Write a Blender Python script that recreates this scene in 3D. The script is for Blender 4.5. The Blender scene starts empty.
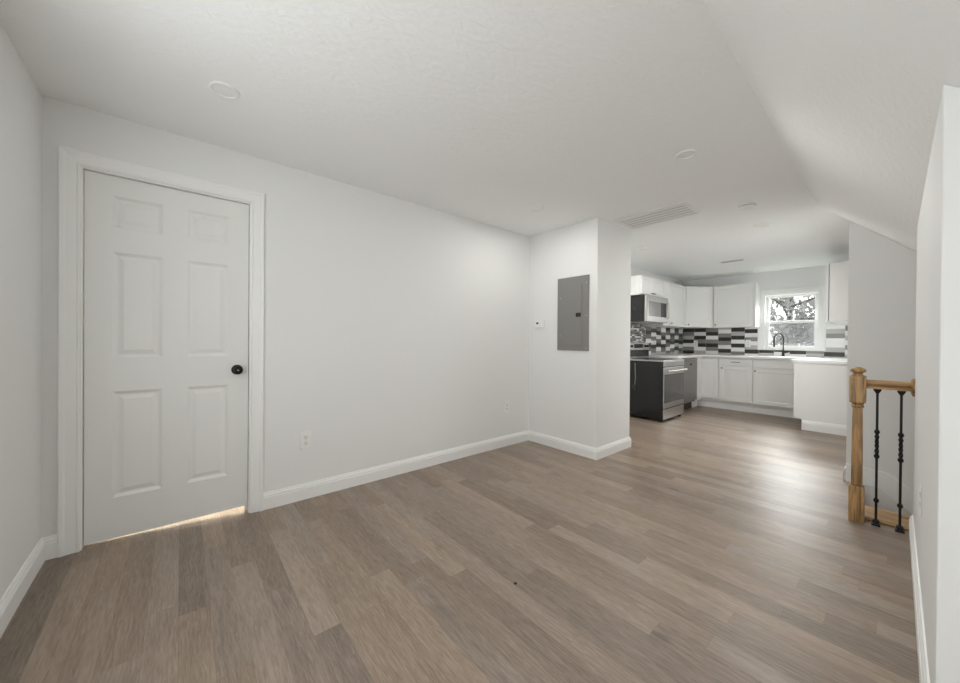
import bpy, bmesh, math, random
from mathutils import Vector, Matrix
random.seed(7)
sc = bpy.context.scene
COL = sc.collection
R = math.radians

# ------------------------------------------------------------------ camera
F, YAW, PITCH, ROLL, H = 352.4, R(49.72), R(-.26), R(.44), 1.198
fwd = Vector((math.cos(YAW)*math.cos(PITCH), math.sin(YAW)*math.cos(PITCH), math.sin(PITCH)))
rgt = Vector((math.sin(YAW), -math.cos(YAW), 0)); upv = rgt.cross(fwd)
cr, sr = math.cos(ROLL), math.sin(ROLL)
RX = cr*rgt + sr*upv; UX = -sr*rgt + cr*upv
cam = bpy.data.cameras.new('camera'); cam.sensor_width = 36; cam.sensor_fit = 'HORIZONTAL'
cam.lens = F/960*36; cam.clip_start = .02
co = bpy.data.objects.new('camera', cam); COL.objects.link(co)
co.matrix_world = Matrix(((RX.x, UX.x, -fwd.x, 0), (RX.y, UX.y, -fwd.y, 0), (RX.z, UX.z, -fwd.z, H), (0, 0, 0, 1)))
sc.camera = co

# ------------------------------------------------------------------ world, light, exposure
W = bpy.data.worlds.new('sky'); sc.world = W; W.use_nodes = True
bg = W.node_tree.nodes['Background']; bg.inputs[0].default_value = (.97, .985, 1, 1); bg.inputs[1].default_value = 2.8

def portal(loc, sx, sy, rot):
    l = bpy.data.lights.new('window_sky_portal', 'AREA'); l.shape = 'RECTANGLE'; l.size = sx; l.size_y = sy
    l.cycles.is_portal = True
    o = bpy.data.objects.new('window_sky_portal', l); o.location = loc; o.rotation_euler = rot; COL.objects.link(o)
def daylight(name, loc, sx, sy, rot, watt, col=(.965, 1, .985)):
    l = bpy.data.lights.new(name, 'AREA'); l.shape = 'RECTANGLE'; l.size = sx; l.size_y = sy; l.energy = watt; l.color = col
    o = bpy.data.objects.new(name, l); o.location = loc; o.rotation_euler = rot; COL.objects.link(o)
portal((7.99, 1.13, 1.55), .80, 1.05, (0, R(90), 0))          # kitchen window, facing into the room (-X)
daylight('added_gable_fill', (-.53, 1.05, 1.40), 1.36, 1.36, (0, R(-90), 0), 15)        # added fill light at an unseen gable window put in behind the camera
daylight('added_low_fill', (-.53, -.40, .75), .76, .66, (0, R(-90), 0), 9)            # second added fill, at an unseen low window beside it
daylight('kitchen_window_daylight', (9.0, 1.17, 2.9), 1.4, 1.8, (0, R(90-42), 0), 760)        # open sky high above the garden, through the kitchen window
daylight('added_kitchen_side_fill', (5.20, .135, 1.11), .84, .96, (R(90), 0, 0), 24)     # added kitchen fill at an unseen side window past the stair wall
sc.view_settings.view_transform = 'Standard'; sc.view_settings.look = 'None'
sc.view_settings.gamma = 1; sc.view_settings.use_curve_mapping = False
sc.view_settings.exposure = 0.0
sc.cycles.max_bounces = 14; sc.cycles.diffuse_bounces = 10; sc.cycles.transparent_max_bounces = 16
sc.cycles.use_denoising = True; sc.cycles.caustics_reflective = False; sc.cycles.caustics_refractive = False

# ------------------------------------------------------------------ materials
def mat(name, col, rough=.5, metal=0, spec=.5, bump=None, coat=0):
    m = bpy.data.materials.new(name); m.use_nodes = True
    nt = m.node_tree; b = nt.nodes['Principled BSDF']
    b.inputs['Base Color'].default_value = (*col, 1); b.inputs['Roughness'].default_value = rough
    b.inputs['Metallic'].default_value = metal; b.inputs['Specular IOR Level'].default_value = spec
    b.inputs['Coat Weight'].default_value = coat
    tc = nt.nodes.new('ShaderNodeTexCoord'); n = nt.nodes.new('ShaderNodeTexNoise')
    nt.links.new(tc.outputs['Object'], n.inputs['Vector'])
    n.inputs['Scale'].default_value = bump[0] if bump else 60
    n.inputs['Detail'].default_value = 4
    bp = nt.nodes.new('ShaderNodeBump'); bp.inputs['Strength'].default_value = bump[1] if bump else .02
    bp.inputs['Distance'].default_value = bump[2] if bump else .001
    nt.links.new(n.outputs['Fac'], bp.inputs['Height']); nt.links.new(bp.outputs['Normal'], b.inputs['Normal'])
    return m
WALL = mat('wall_paint', (.80, .805, .80), .6, spec=.3, bump=(90, .15, .002))
TRIM = mat('trim_paint', (.86, .865, .855), .35, spec=.4)
DOORP = mat('door_paint', (.80, .805, .79), .38, spec=.4)
CAB = mat('cabinet_paint', (.83, .83, .82), .35, spec=.4)
COUNTER = mat('white_quartz', (.86, .86, .85), .25)
DARKSTEEL = mat('dark_stainless', (.30, .29, .28), .34, metal=1, bump=(140, .05, .001))
STEEL = mat('stainless_steel', (.56, .55, .54), .32, metal=1, bump=(140, .05, .001))
BLACKG = mat('black_enamel', (.012, .012, .012), .2)
GLASSK = mat('dark_oven_glass', (.06, .057, .054), .12)
BLACK = mat('black_iron', (.008, .008, .008), .45, spec=.3)
KNOB = mat('dark_bronze', (.05, .045, .04), .35, metal=.8)
PLAST = mat('white_plastic', (.84, .84, .82), .35)
SLOT = mat('dark_slot', (.03, .03, .03), .6)
PANEL = mat('grey_enamel', (.24, .235, .225), .42, metal=.15)
DIFF = mat('lamp_lens', (.86, .86, .85), .5)
GRILLE_DARK = mat('vent_shadow', (.50, .50, .49), .8)
VENT = mat('vent_enamel', (.80, .80, .79), .45)
T_WHITE = mat('tile_white', (.85, .85, .84), .2)
T_LIGHT = mat('tile_pale_grey', (.50, .49, .475), .25)
T_GREY = mat('tile_mid_grey', (.25, .24, .23), .25)
T_BLACK = mat('tile_charcoal', (.026, .024, .023), .3)
GROUT = mat('grout', (.6, .6, .58), .8)
BARK = mat('bark', (.10, .08, .06), .9, bump=(20, .6, .02))
LEAF1 = mat('leaf_green', (.30, .31, .29), .6)
LEAF2 = mat('leaf_blue_green', (.13, .14, .14), .6)
GROUND = mat('grass_ground', (.10, .12, .06), .9)
SPECK = mat('speck_black', (.01, .01, .01), .6)

def ceiling_mat():
    m = mat('textured_ceiling_paint', (.885, .895, .895), .7, spec=.2)
    nt = m.node_tree; b = nt.nodes['Principled BSDF']
    tc = nt.nodes.new('ShaderNodeTexCoord'); mp = nt.nodes.new('ShaderNodeMapping')
    mp.inputs['Scale'].default_value = (5, 12, 8); mp.inputs['Rotation'].default_value = (0, 0, R(20))
    n = nt.nodes.new('ShaderNodeTexNoise'); n.inputs['Scale'].default_value = 2.2; n.inputs['Detail'].default_value = 6
    n.inputs['Roughness'].default_value = .62; n.inputs['Distortion'].default_value = 1.4
    bp = nt.nodes.new('ShaderNodeBump'); bp.inputs['Strength'].default_value = .34; bp.inputs['Distance'].default_value = .012
    nt.links.new(tc.outputs['Object'], mp.inputs['Vector']); nt.links.new(mp.outputs[0], n.inputs['Vector'])
    nt.links.new(n.outputs['Fac'], bp.inputs['Height']); nt.links.new(bp.outputs['Normal'], b.inputs['Normal'])
    return m
CEIL = ceiling_mat()

def floor_mat():
    m = bpy.data.materials.new('vinyl_planks'); m.use_nodes = True
    nt = m.node_tree; L = nt.links; b = nt.nodes['Principled BSDF']
    def node(t, **k):
        n = nt.nodes.new(t)
        for a, v in k.items(): setattr(n, a, v)
        return n
    def mth(op, a, bb=None, c=None):
        n = node('ShaderNodeMath', operation=op)
        for i, v in enumerate((a, bb, c)):
            if v is None: continue
            if isinstance(v, (int, float)): n.inputs[i].default_value = v
            else: L.new(v, n.inputs[i])
        return n.outputs[0]
    tc = node('ShaderNodeTexCoord'); sp = node('ShaderNodeSeparateXYZ'); L.new(tc.outputs['Object'], sp.inputs[0])
    X, Y = sp.outputs['X'], sp.outputs['Y']
    u = mth('DIVIDE', mth('ADD', X, 5.231), .1045); row = mth('FLOOR', u)
    wr = node('ShaderNodeTexWhiteNoise', noise_dimensions='1D'); L.new(row, wr.inputs['W'])
    v = mth('ADD', mth('DIVIDE', Y, .96), mth('MULTIPLY', wr.outputs['Value'], 7.3)); colm = mth('FLOOR', v)
    cb = node('ShaderNodeCombineXYZ'); L.new(row, cb.inputs[0]); L.new(colm, cb.inputs[1])
    wn = node('ShaderNodeTexWhiteNoise', noise_dimensions='2D'); L.new(cb.outputs[0], wn.inputs['Vector'])
    # seams
    fu = mth('FRACT', u); fv = mth('FRACT', v)
    eu = mth('MULTIPLY', mth('MINIMUM', fu, mth('SUBTRACT', 1, fu)), .1045)
    ev = mth('MULTIPLY', mth('MINIMUM', fv, mth('SUBTRACT', 1, fv)), .96)
    edge = mth('MINIMUM', eu, ev)
    seam = mth('MULTIPLY', mth('LESS_THAN', edge, .0008), .35)
    # grain, seeded per plank
    gv = node('ShaderNodeCombineXYZ')
    L.new(mth('MULTIPLY', X, 130), gv.inputs[0]); L.new(mth('MULTIPLY', Y, 12), gv.inputs[1]); L.new(mth('MULTIPLY', wn.outputs['Value'], 50), gv.inputs[2])
    g1 = node('ShaderNodeTexNoise'); L.new(gv.outputs[0], g1.inputs['Vector']); g1.inputs['Scale'].default_value = 1.0
    g1.inputs['Detail'].default_value = 7; g1.inputs['Roughness'].default_value = .65; g1.inputs['Distortion'].default_value = .6
    gv2 = node('ShaderNodeCombineXYZ')
    L.new(mth('MULTIPLY', X, 22), gv2.inputs[0]); L.new(mth('MULTIPLY', Y, 2.6), gv2.inputs[1]); L.new(mth('MULTIPLY', wn.outputs['Value'], 91), gv2.inputs[2])
    g2 = node('ShaderNodeTexNoise'); L.new(gv2.outputs[0], g2.inputs['Vector']); g2.inputs['Scale'].default_value = 1.0; g2.inputs['Detail'].default_value = 3
    # knots
    kv = node('ShaderNodeCombineXYZ'); L.new(mth('MULTIPLY', X, 7), kv.inputs[0]); L.new(mth('MULTIPLY', Y, 3.2), kv.inputs[1])
    vo = node('ShaderNodeTexVoronoi'); L.new(kv.outputs[0], vo.inputs['Vector']); vo.inputs['Scale'].default_value = .55
    kn = node('ShaderNodeMapRange'); kn.inputs['From Min'].default_value = .02; kn.inputs['From Max'].default_value = .12
    kn.inputs['To Min'].default_value = .26; kn.inputs['To Max'].default_value = 0; L.new(vo.outputs['Distance'], kn.inputs['Value'])
    ramp = node('ShaderNodeValToRGB'); e = ramp.color_ramp.elements
    e[0].position = 0; e[0].color = (.112, .084, .064, 1)
    e[1].position = 1; e[1].color = (.43, .34, .268, 1)
    x = e.new(.5); x.color = (.262, .199, .153, 1)
    t = mth('ADD', mth('MULTIPLY', wn.outputs['Value'], .33), mth('ADD', mth('MULTIPLY', g1.outputs['Fac'], 1.15), mth('MULTIPLY', g2.outputs['Fac'], .42)))
    t = mth('SUBTRACT', mth('SUBTRACT', t, .465), kn.outputs[0])
    L.new(t, ramp.inputs['Fac'])
    hs = node('ShaderNodeHueSaturation'); L.new(ramp.outputs['Color'], hs.inputs['Color'])
    L.new(mth('ADD', mth('MULTIPLY', mth('FRACT', mth('MULTIPLY', wn.outputs['Value'], 13)), .18), .88), hs.inputs['Saturation'])
    mx = node('ShaderNodeMix', data_type='RGBA'); L.new(seam, mx.inputs[0]); L.new(hs.outputs[0], mx.inputs[6]); mx.inputs[7].default_value = (.10, .072, .056, 1)
    L.new(mx.outputs[2], b.inputs['Base Color'])
    b.inputs['Roughness'].default_value = .38; b.inputs['Specular IOR Level'].default_value = .5
    bp = node('ShaderNodeBump'); bp.inputs['Strength'].default_value = .12; bp.inputs['Distance'].default_value = .002
    L.new(g1.outputs['Fac'], bp.inputs['Height']); L.new(bp.outputs['Normal'], b.inputs['Normal'])
    return m
FLOOR = floor_mat()

def oak_mat(vert=True, name='oak'):
    m = bpy.data.materials.new(name); m.use_nodes = True; nt = m.node_tree; L = nt.links; b = nt.nodes['Principled BSDF']
    tc = nt.nodes.new('ShaderNodeTexCoord'); mp = nt.nodes.new('ShaderNodeMapping')
    mp.inputs['Scale'].default_value = (26, 26, 2.2) if vert else (26, 2.2, 26)
    n = nt.nodes.new('ShaderNodeTexNoise'); n.inputs['Scale'].default_value = 1.6; n.inputs['Detail'].default_value = 6; n.inputs['Distortion'].default_value = 1.2
    r = nt.nodes.new('ShaderNodeValToRGB'); e = r.color_ramp.elements
    e[0].position = .36; e[0].color = (.16, .082, .028, 1); e[1].position = .62; e[1].color = (.47, .285, .12, 1)
    L.new(tc.outputs['Object'], mp.inputs[0]); L.new(mp.outputs[0], n.inputs['Vector']); L.new(n.outputs['Fac'], r.inputs[0])
    L.new(r.outputs[0], b.inputs['Base Color']); b.inputs['Roughness'].default_value = .35
    return m
OAK = oak_mat(); OAKH = oak_mat(False, 'oak_rail')

def clear_mat(name, tint=(1, 1, 1), gl=.06, rough=0.0, veil=None):
    m = bpy.data.materials.new(name); m.use_nodes = True; nt = m.node_tree; L = nt.links
    out = nt.nodes['Material Output']; nt.nodes.remove(nt.nodes['Principled BSDF'])
    t = nt.nodes.new('ShaderNodeBsdfTransparent'); t.inputs[0].default_value = (*tint, 1)
    g = nt.nodes.new('ShaderNodeBsdfGlossy' if veil is None else 'ShaderNodeBsdfDiffuse')
    if veil is None: g.inputs['Roughness'].default_value = rough
    else: g.inputs[0].default_value = (*veil, 1)
    mx = nt.nodes.new('ShaderNodeMixShader'); mx.inputs[0].default_value = gl
    L.new(t.outputs[0], mx.inputs[1]); L.new(g.outputs[0], mx.inputs[2]); L.new(mx.outputs[0], out.inputs[0])
    return m
GLASS = clear_mat('window_glass')
SCREEN = clear_mat('insect_mesh', gl=.40, veil=(.30, .30, .31))

# ------------------------------------------------------------------ helpers
ORG = {}
def put(ob, parent, org):
    COL.objects.link(ob)
    if parent is not None:
        ob.parent = parent; ORG[ob.name] = ORG[parent.name]
    else: ORG[ob.name] = Vector(org)
def thing(name, label, cat, loc, group=None):
    o = bpy.data.objects.new(name, None); o.empty_display_size = .1; o.location = loc; put(o, None, loc)
    o['label'] = label; o['category'] = cat
    if group: o['group'] = group
    return o
def obj(name, bm, m, parent=None, bevel=0, smooth=False, org=None):
    bmesh.ops.recalc_face_normals(bm, faces=bm.faces)
    if parent is not None: base = ORG[parent.name]
    elif org is not None: base = Vector(org)
    else:
        c = [v.co for v in bm.verts]
        base = Vector(((min(v.x for v in c)+max(v.x for v in c))/2, (min(v.y for v in c)+max(v.y for v in c))/2, min(v.z for v in c)))
    for v in bm.verts: v.co -= base
    me = bpy.data.meshes.new(name); bm.to_mesh(me); bm.free()
    for mm in (m if isinstance(m, (list, tuple)) else [m]): me.materials.append(mm)
    if smooth:
        for p in me.polygons: p.use_smooth = True
        me.set_sharp_from_angle(angle=R(38))
    o = bpy.data.objects.new(name, me)
    if parent is None: o.location = base
    put(o, parent, base)
    if bevel:
        md = o.modifiers.new('bevel', 'BEVEL'); md.width = bevel; md.segments = 2; md.limit_method = 'ANGLE'; md.angle_limit = R(40)
    return o
def tag(o, label, cat, group=None):
    o['label'] = label; o['category'] = cat
    if group: o['group'] = group
    return o
def struct(name, bm, m, parent=None, bevel=0, org=(0, 0, 0)):
    o = obj(name, bm, m, parent, bevel, org=org)
    if parent is None: o['kind'] = 'structure'
    return o
def dup(o, delta, label, group=None):
    delta = Vector(delta)
    r = o.copy(); COL.objects.link(r); r.location = o.location + delta; r['label'] = label
    if group: r['group'] = group
    for ch in list(o.children):
        c = ch.copy(); COL.objects.link(c); c.parent = r
        for g in list(ch.children):
            d = g.copy(); COL.objects.link(d); d.parent = c
    return r
def B(bm=None): return bm or bmesh.new()
def box(bm, x0, x1, y0, y1, z0, z1, mi=0):
    vs = [bm.verts.new((x, y, z)) for x in (x0, x1) for y in (y0, y1) for z in (z0, z1)]
    for f in ((0, 1, 3, 2), (4, 6, 7, 5), (0, 4, 5, 1), (2, 3, 7, 6), (0, 2, 6, 4), (1, 5, 7, 3)):
        fc = bm.faces.new([vs[i] for i in f]); fc.material_index = mi
    return bm
def bx(*a): return box(bmesh.new(), *a)
def prism(bm, pts, fn, a, b):
    """closed profile pts (p,q) swept from a to b; fn(p,q,t) -> xyz"""
    v0 = [bm.verts.new(fn(p, q, a)) for p, q in pts]; v1 = [bm.verts.new(fn(p, q, b)) for p, q in pts]
    n = len(pts)
    bm.faces.new(v0); bm.faces.new(v1[::-1])
    for i in range(n): bm.faces.new((v0[i], v0[(i+1) % n], v1[(i+1) % n], v1[i]))
    return bm
def lathe(bm, prof, fn, n=24):
    """prof (r, h); fn(x, y, h) -> xyz"""
    rings = []
    for r, h in prof:
        if r < 1e-6: rings.append([bm.verts.new(fn(0, 0, h))])
        else: rings.append([bm.verts.new(fn(r*math.cos(2*math.pi*i/n), r*math.sin(2*math.pi*i/n), h)) for i in range(n)])
    for a, b in zip(rings, rings[1:]):
        for i in range(n):
            j = (i+1) % n
            if len(a) == 1 and len(b) > 1: bm.faces.new((a[0], b[i], b[j]))
            elif len(b) == 1 and len(a) > 1: bm.faces.new((a[i], a[j], b[0]))
            elif len(a) > 1: bm.faces.new((a[i], a[j], b[j], b[i]))
    if len(rings[0]) > 1: bm.faces.new(rings[0][::-1])
    if len(rings[-1]) > 1: bm.faces.new(rings[-1])
    return bm
def tube(bm, pts, r, n=10):
    pts = [Vector(p) for p in pts]; rings = []
    for i, p in enumerate(pts):
        d = (pts[min(i+1, len(pts)-1)] - pts[max(i-1, 0)]).normalized()
        a = d.orthogonal().normalized() if i == 0 else (a - d*a.dot(d)).normalized()
        b = d.cross(a); rr = r[i] if isinstance(r, (list, tuple)) else r
        rings.append([bm.verts.new(p + rr*(a*math.cos(2*math.pi*k/n) + b*math.sin(2*math.pi*k/n))) for k in range(n)])
    for s, t in zip(rings, rings[1:]):
        for k in range(n): bm.faces.new((s[k], s[(k+1) % n], t[(k+1) % n], t[k]))
    bm.faces.new(rings[0][::-1]); bm.faces.new(rings[-1])
    return bm
def panel_slab(bm, u0, u1, v0, v1, th, panels, rings, fn):
    """slab front at depth 0; rectangular panels (u0,u1,v0,v1) cut in with rings (inset, depth)"""
    us = sorted({u0, u1, *[p[0] for p in panels], *[p[1] for p in panels]}); vs = sorted({v0, v1, *[p[2] for p in panels], *[p[3] for p in panels]})
    cache = {}
    def V(u, v, w):
        k = (round(u, 5), round(v, 5), round(w, 5))
        if k not in cache: cache[k] = bm.verts.new(fn(u, v, w))
        return cache[k]
    for a, b in zip(us, us[1:]):
        for c, d in zip(vs, vs[1:]):
            mu, mv = (a+b)/2, (c+d)/2
            if any(p[0] < mu < p[1] and p[2] < mv < p[3] for p in panels): continue
            bm.faces.new((V(a, c, 0), V(b, c, 0), V(b, d, 0), V(a, d, 0)))
    for p in panels:
        # outer ring must share the grid points
        pu = [u for u in us if p[0] <= u <= p[1]]; pv = [v for v in vs if p[2] <= v <= p[3]]
        prev = (p[0], p[1], p[2], p[3], 0)
        for ins, dep in rings:
            cur = (p[0]+ins, p[1]-ins, p[2]+ins, p[3]-ins, dep)
            q = lambda s: [V(s[0], s[2], s[4]), V(s[1], s[2], s[4]), V(s[1], s[3], s[4]), V(s[0], s[3], s[4])]
            A, C_ = q(prev), q(cur)
            for i in range(4): bm.faces.new((A[i], A[(i+1) % 4], C_[(i+1) % 4], C_[i]))
            prev = cur
        bm.faces.new(q(prev))
    for a, b in zip(us, us[1:]):
        bm.faces.new((V(a, v0, 0), V(b, v0, 0), V(b, v0, th), V(a, v0, th))); bm.faces.new((V(a, v1, 0), V(b, v1, 0), V(b, v1, th), V(a, v1, th)))
        for c, d in zip(vs, vs[1:]): bm.faces.new((V(a, c, th), V(b, c, th), V(b, d, th), V(a, d, th)))
    for c, d in zip(vs, vs[1:]):
        bm.faces.new((V(u0, c, 0), V(u0, d, 0), V(u0, d, th), V(u0, c, th))); bm.faces.new((V(u1, c, 0), V(u1, d, 0), V(u1, d, th), V(u1, c, th)))
    return bm

# ------------------------------------------------------------------ dimensions
X0, XE, YD, ZC = -.55, 7.90, 2.85, 2.44          # gable behind camera, kitchen gable, door wall, ceiling
CX0, CX1, CY = 3.19, 3.88, 1.946                 # boxed column with the electrical panel
YR, PIT = .465, .936                             # fold of the sloped ceiling, its pitch
XS, YK = 4.40, .27                               # wall past the stairs, kitchen right wall
KY, KX0, KX1 = -.08, 1.63, 3.53                  # knee wall on the right
YO = -1.75                                       # low outer wall on the right
zs = lambda y: ZC - PIT*(YR - y)
def fz(x, y):                                    # the old floor rises a little into the far left corner
    a = min(1, max(0, (.55 - x)/1.0)); b = min(1, max(0, (y - 1.6)/1.2))
    return .040*a*a*(3-2*a)*b*b*(3-2*b)

# ------------------------------------------------------------------ floor, ceiling, walls
bm = bmesh.new()
def patch(x0, x1, y0, y1, nx, ny):
    g = [[bm.verts.new((x0+(x1-x0)*i/nx, y0+(y1-y0)*j/ny, fz(x0+(x1-x0)*i/nx, y0+(y1-y0)*j/ny))) for j in range(ny+1)] for i in range(nx+1)]
    for i in range(nx):
        for j in range(ny): bm.faces.new((g[i][j], g[i+1][j], g[i+1][j+1], g[i][j+1]))
patch(X0, .60, 1.2, 4.2, 14, 24)
patch(.60, XE, 1.2, 4.2, 1, 1); patch(X0, XE, .19, 1.2, 1, 1)
patch(X0, 3.54, YO, .19, 1, 1); patch(XS, XE, YO, .19, 1, 1)
struct('floor', bm, FLOOR)
bm = bmesh.new(); box(bm, X0-.1, XS, YR, 4.2, ZC, ZC+.12); box(bm, XS, XE+.1, YK-.1, 4.2, ZC, ZC+.12)
struct('ceiling', bm, CEIL)
bm = prism(bmesh.new(), [(YR, ZC), (-2.75, zs(-2.75)), (-2.75, ZC+.1), (YR, ZC+.1)], lambda p, q, t: (t, p, q), X0-.1, XS)
struct('ceiling_slope', bm, CEIL)

def wall_hole(bm, axis, a0, a1, z0, z1, hole, t0, t1):
    h0, h1, hz0, hz1 = hole
    def b(p0, p1, q0, q1):
        if p1-p0 < 1e-4 or q1-q0 < 1e-4: return
        if axis == 'x': box(bm, p0, p1, t0, t1, q0, q1)
        else: box(bm, t0, t1, p0, p1, q0, q1)
    b(a0, h0, z0, z1); b(h1, a1, z0, z1); b(h0, h1, z0, hz0); b(h0, h1, hz1, z1)
    return bm
DX0, DX1, DZ = -.425, .368, 2.128                # rough door opening
W3 = (4.75, 5.65, .60, 1.62)
bm = wall_hole(bmesh.new(), 'x', X0-.12, 3.5, -.02, ZC, (DX0, DX1, -.02, DZ), YD, YD+.12)
box(bm, 3.5, XE+.12, YD, YD+.12, -.02, ZC)
struct('wall_left', bm, WALL)
bm = wall_hole(bmesh.new(), 'y', .20, YD+1.4, -.02, ZC, (.35, 1.75, .70, 2.10), X0-.12, X0)
wall_hole(bm, 'y', YO-.12, .20, -.02, ZC, (-.80, 0, .40, 1.10), X0-.12, X0)
struct('wall_back', bm, WALL)
W1 = (.80, 1.53, 1.06, 2.04)
struct('wall_front', wall_hole(bmesh.new(), 'y', -.2, YD+.12, -.02, ZC, W1, XE, XE+.14), WALL)
struct('wall_column', bx(CX0, CX1, CY, YD, 0, ZC), WALL)
struct('wall_stair', bx(XS, XS+.11, -2.75, YK, -2.6, ZC), WALL)
struct('wall_kitchen', wall_hole(bmesh.new(), 'x', XS+.11, XE, 0, ZC, W3, YK-.11, YK), WALL)
struct('wall_right', prism(bmesh.new(), [(KY, -.0), (KY, zs(KY)), (YO, zs(YO)), (YO, -.0)], lambda p, q, t: (t, p, q), KX0, KX1), WALL, bevel=.006)
struct('wall_side', bx(X0-.12, KX0+.05, YO-.12, YO, -.02, 1.0), WALL)
bm = bmesh.new(); box(bm, 3.43, 3.54, -2.75, .19, -2.6, -.0008); box(bm, 3.43, XS+.11, -2.86, -2.75, -2.6, ZC); box(bm, 3.43, 3.53, -2.75, YO, -.02, 1.2)
box(bm, 3.54, XS, .19, .30, -2.6, -.0008); box(bm, 3.43, XS+.11, -2.86, .30, -2.7, -2.6)
struct('wall_stairwell', bm, WALL)
# the lit room behind the closed door
bm = bmesh.new(); box(bm, X0-.12, X0, YD+.12, 4.2, -.02, ZC); box(bm, 1.0, 1.1, YD+.12, 4.2, -.02, ZC); box(bm, X0-.12, 1.1, 4.1, 4.2, -.02, ZC)
struct('wall_beyond', bm, WALL)
l = bpy.data.lights.new('room_lamp_behind_door', 'POINT'); l.energy = 160; l.color = (1, .92, .80); l.shadow_soft_size = .12
lo = bpy.data.objects.new('room_lamp_behind_door', l); lo.location = (.35, 3.65, 2.1); COL.objects.link(lo)

# ------------------------------------------------------------------ baseboards
BP = [(0, 0), (.0160, 0), (.0160, .082), (.0110, .0845), (.0110, .088), (.0135, .0905), (.0120, .099), (.0070, .106), (.0060, .114), (.0, .116)]
def base_run(name, a, b, nrm, ma=0, mb=0, seg=1, scale=1):
    """board on the wall from a to b, sticking out along nrm; ma/mb mitre +1 outside, -1 inside corner"""
    a, b, n = Vector((*a, 0)), Vector((*b, 0)), Vector((*nrm, 0)); d = (b-a).normalized()
    bm = bmesh.new(); rows = []
    for k in range(seg+1):
        t = k/seg; row = []
        for o, z in BP:
            p = a.lerp(b, t) + n*o
            if k == 0: p -= d*o*ma
            if k == seg: p += d*o*mb
            row.append(bm.verts.new((p.x, p.y, z*scale + fz(p.x, p.y))))
        rows.append(row)
    m = len(BP)
    for r0, r1 in zip(rows, rows[1:]):
        for i in range(m): bm.faces.new((r0[i], r0[(i+1) % m], r1[(i+1) % m], r1[i]))
    bm.faces.new(rows[0]); bm.faces.new(rows[-1][::-1])
    return struct(name, bm, TRIM)
CW = .078                                        # casing width
base_run('baseboard_door_left', (X0, YD), (DX0-CW+.022, YD), (0, -1), -1, 0, 6)
base_run('baseboard_left', (DX1+CW-.022, YD), (CX0, YD), (0, -1), 0, -1, 24)
base_run('baseboard_back', (X0, .0), (X0, YD), (1, 0), 0, -1, 24)
base_run('baseboard_column', (CX0, YD), (CX0, CY), (-1, 0), -1, 1)
base_run('baseboard_column_side', (CX0, CY), (CX1, CY), (0, -1), 1, 1)
base_run('baseboard_column_back', (CX1, CY), (CX1, YD), (1, 0), 1, 0)
base_run('baseboard_right', (KX1, KY), (KX0, KY), (0, 1), 0, 1)
base_run('baseboard_right_end', (KX0, KY), (KX0, YO), (-1, 0), 1, 0)
base_run('baseboard_kitchen', (XS, YK), (6.50, YK), (0, 1), 1, 0)

# ------------------------------------------------------------------ door, casing, jamb
def mapY(y0): return lambda u, v, w: (u, y0+w, v)        # faces -Y
def mapX(x0): return lambda u, v, w: (x0+w, u, v)        # faces -X
JX0, JX1, JZ = -.409, .353, 2.112
bm = bmesh.new()
box(bm, DX0+.001, JX0, YD-.002, YD+.119, 0, DZ-.001); box(bm, JX1, DX1-.001, YD-.002, YD+.119, 0, DZ-.001); box(bm, JX0, JX1, YD-.002, YD+.119, JZ, DZ-.001)
box(bm, JX0, JX0+.012, YD+.058, YD+.095, 0, JZ); box(bm, JX1-.012, JX1, YD+.058, YD+.095, 0, JZ); box(bm, JX0+.012, JX1-.012, YD+.058, YD+.095, JZ-.012, JZ)
struct('trim_1', bm, TRIM)
CP = [(0, 0), (0, .011), (.008, .015), (.014, .011), (.022, .0125), (.052, .0165), (.060, .020), (.070, .0215), (CW-.004, .0215), (CW, .017), (CW, 0)]
bm = bmesh.new(); yy = YD-.0015; IX0, IX1, IZ = JX0-.006, JX1+.006, JZ+.006
path = [((IX0, fz(IX0, YD)-.004), (-1, 0)), ((IX0, IZ), (-1, 1)), ((IX1, IZ), (1, 1)), ((IX1, fz(IX1, YD)-.012), (1, 0))]
rows = [[bm.verts.new((p[0]+o*d[0], yy-t, p[1]+o*d[1])) for o, t in CP] for p, d in path]
for r0, r1 in zip(rows, rows[1:]):
    for i in range(len(CP)): bm.faces.new((r0[i], r0[(i+1) % len(CP)], r1[(i+1) % len(CP)], r1[i]))
bm.faces.new(rows[0]); bm.faces.new(rows[-1][::-1])
struct('trim_2', bm, TRIM)
LX0, LX1, LZ0, LZ1 = -.4055, .3495, .052, 2.108
cols = [(-.298, -.087), (.027, .238)]; rowsz = [(.284, .888), (1.079, 1.681), (1.82, 2.000)]
pans = [(c[0], c[1], r[0], r[1]) for c in cols for r in rowsz]
bm = panel_slab(bmesh.new(), LX0, LX1, LZ0, LZ1, .035, pans, [(.006, .004), (.016, .011), (.024, .011), (.046, .003)], mapY(YD+.020))
door = struct('door_1', bm, DOORP)
fk = lambda x, y, h: (.287+x, YD+.020-h, .985+y)
kb = obj('door_knob', lathe(bmesh.new(), [(.011, .0), (.011, .03), (.016, .036), (.027, .044), (.0285, .052), (.026, .060), (.016, .065), (0, .066)], fk), BLACK, door, smooth=True)
obj('rosette', lathe(bmesh.new(), [(.033, 0), (.033, .004), (.028, .008), (.011, .009)], fk), BLACK, kb, smooth=True)
obj('keyhole', lathe(bmesh.new(), [(.005, .066), (.004, .0675), (0, .0675)], fk, 12), STEEL, kb)

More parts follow.
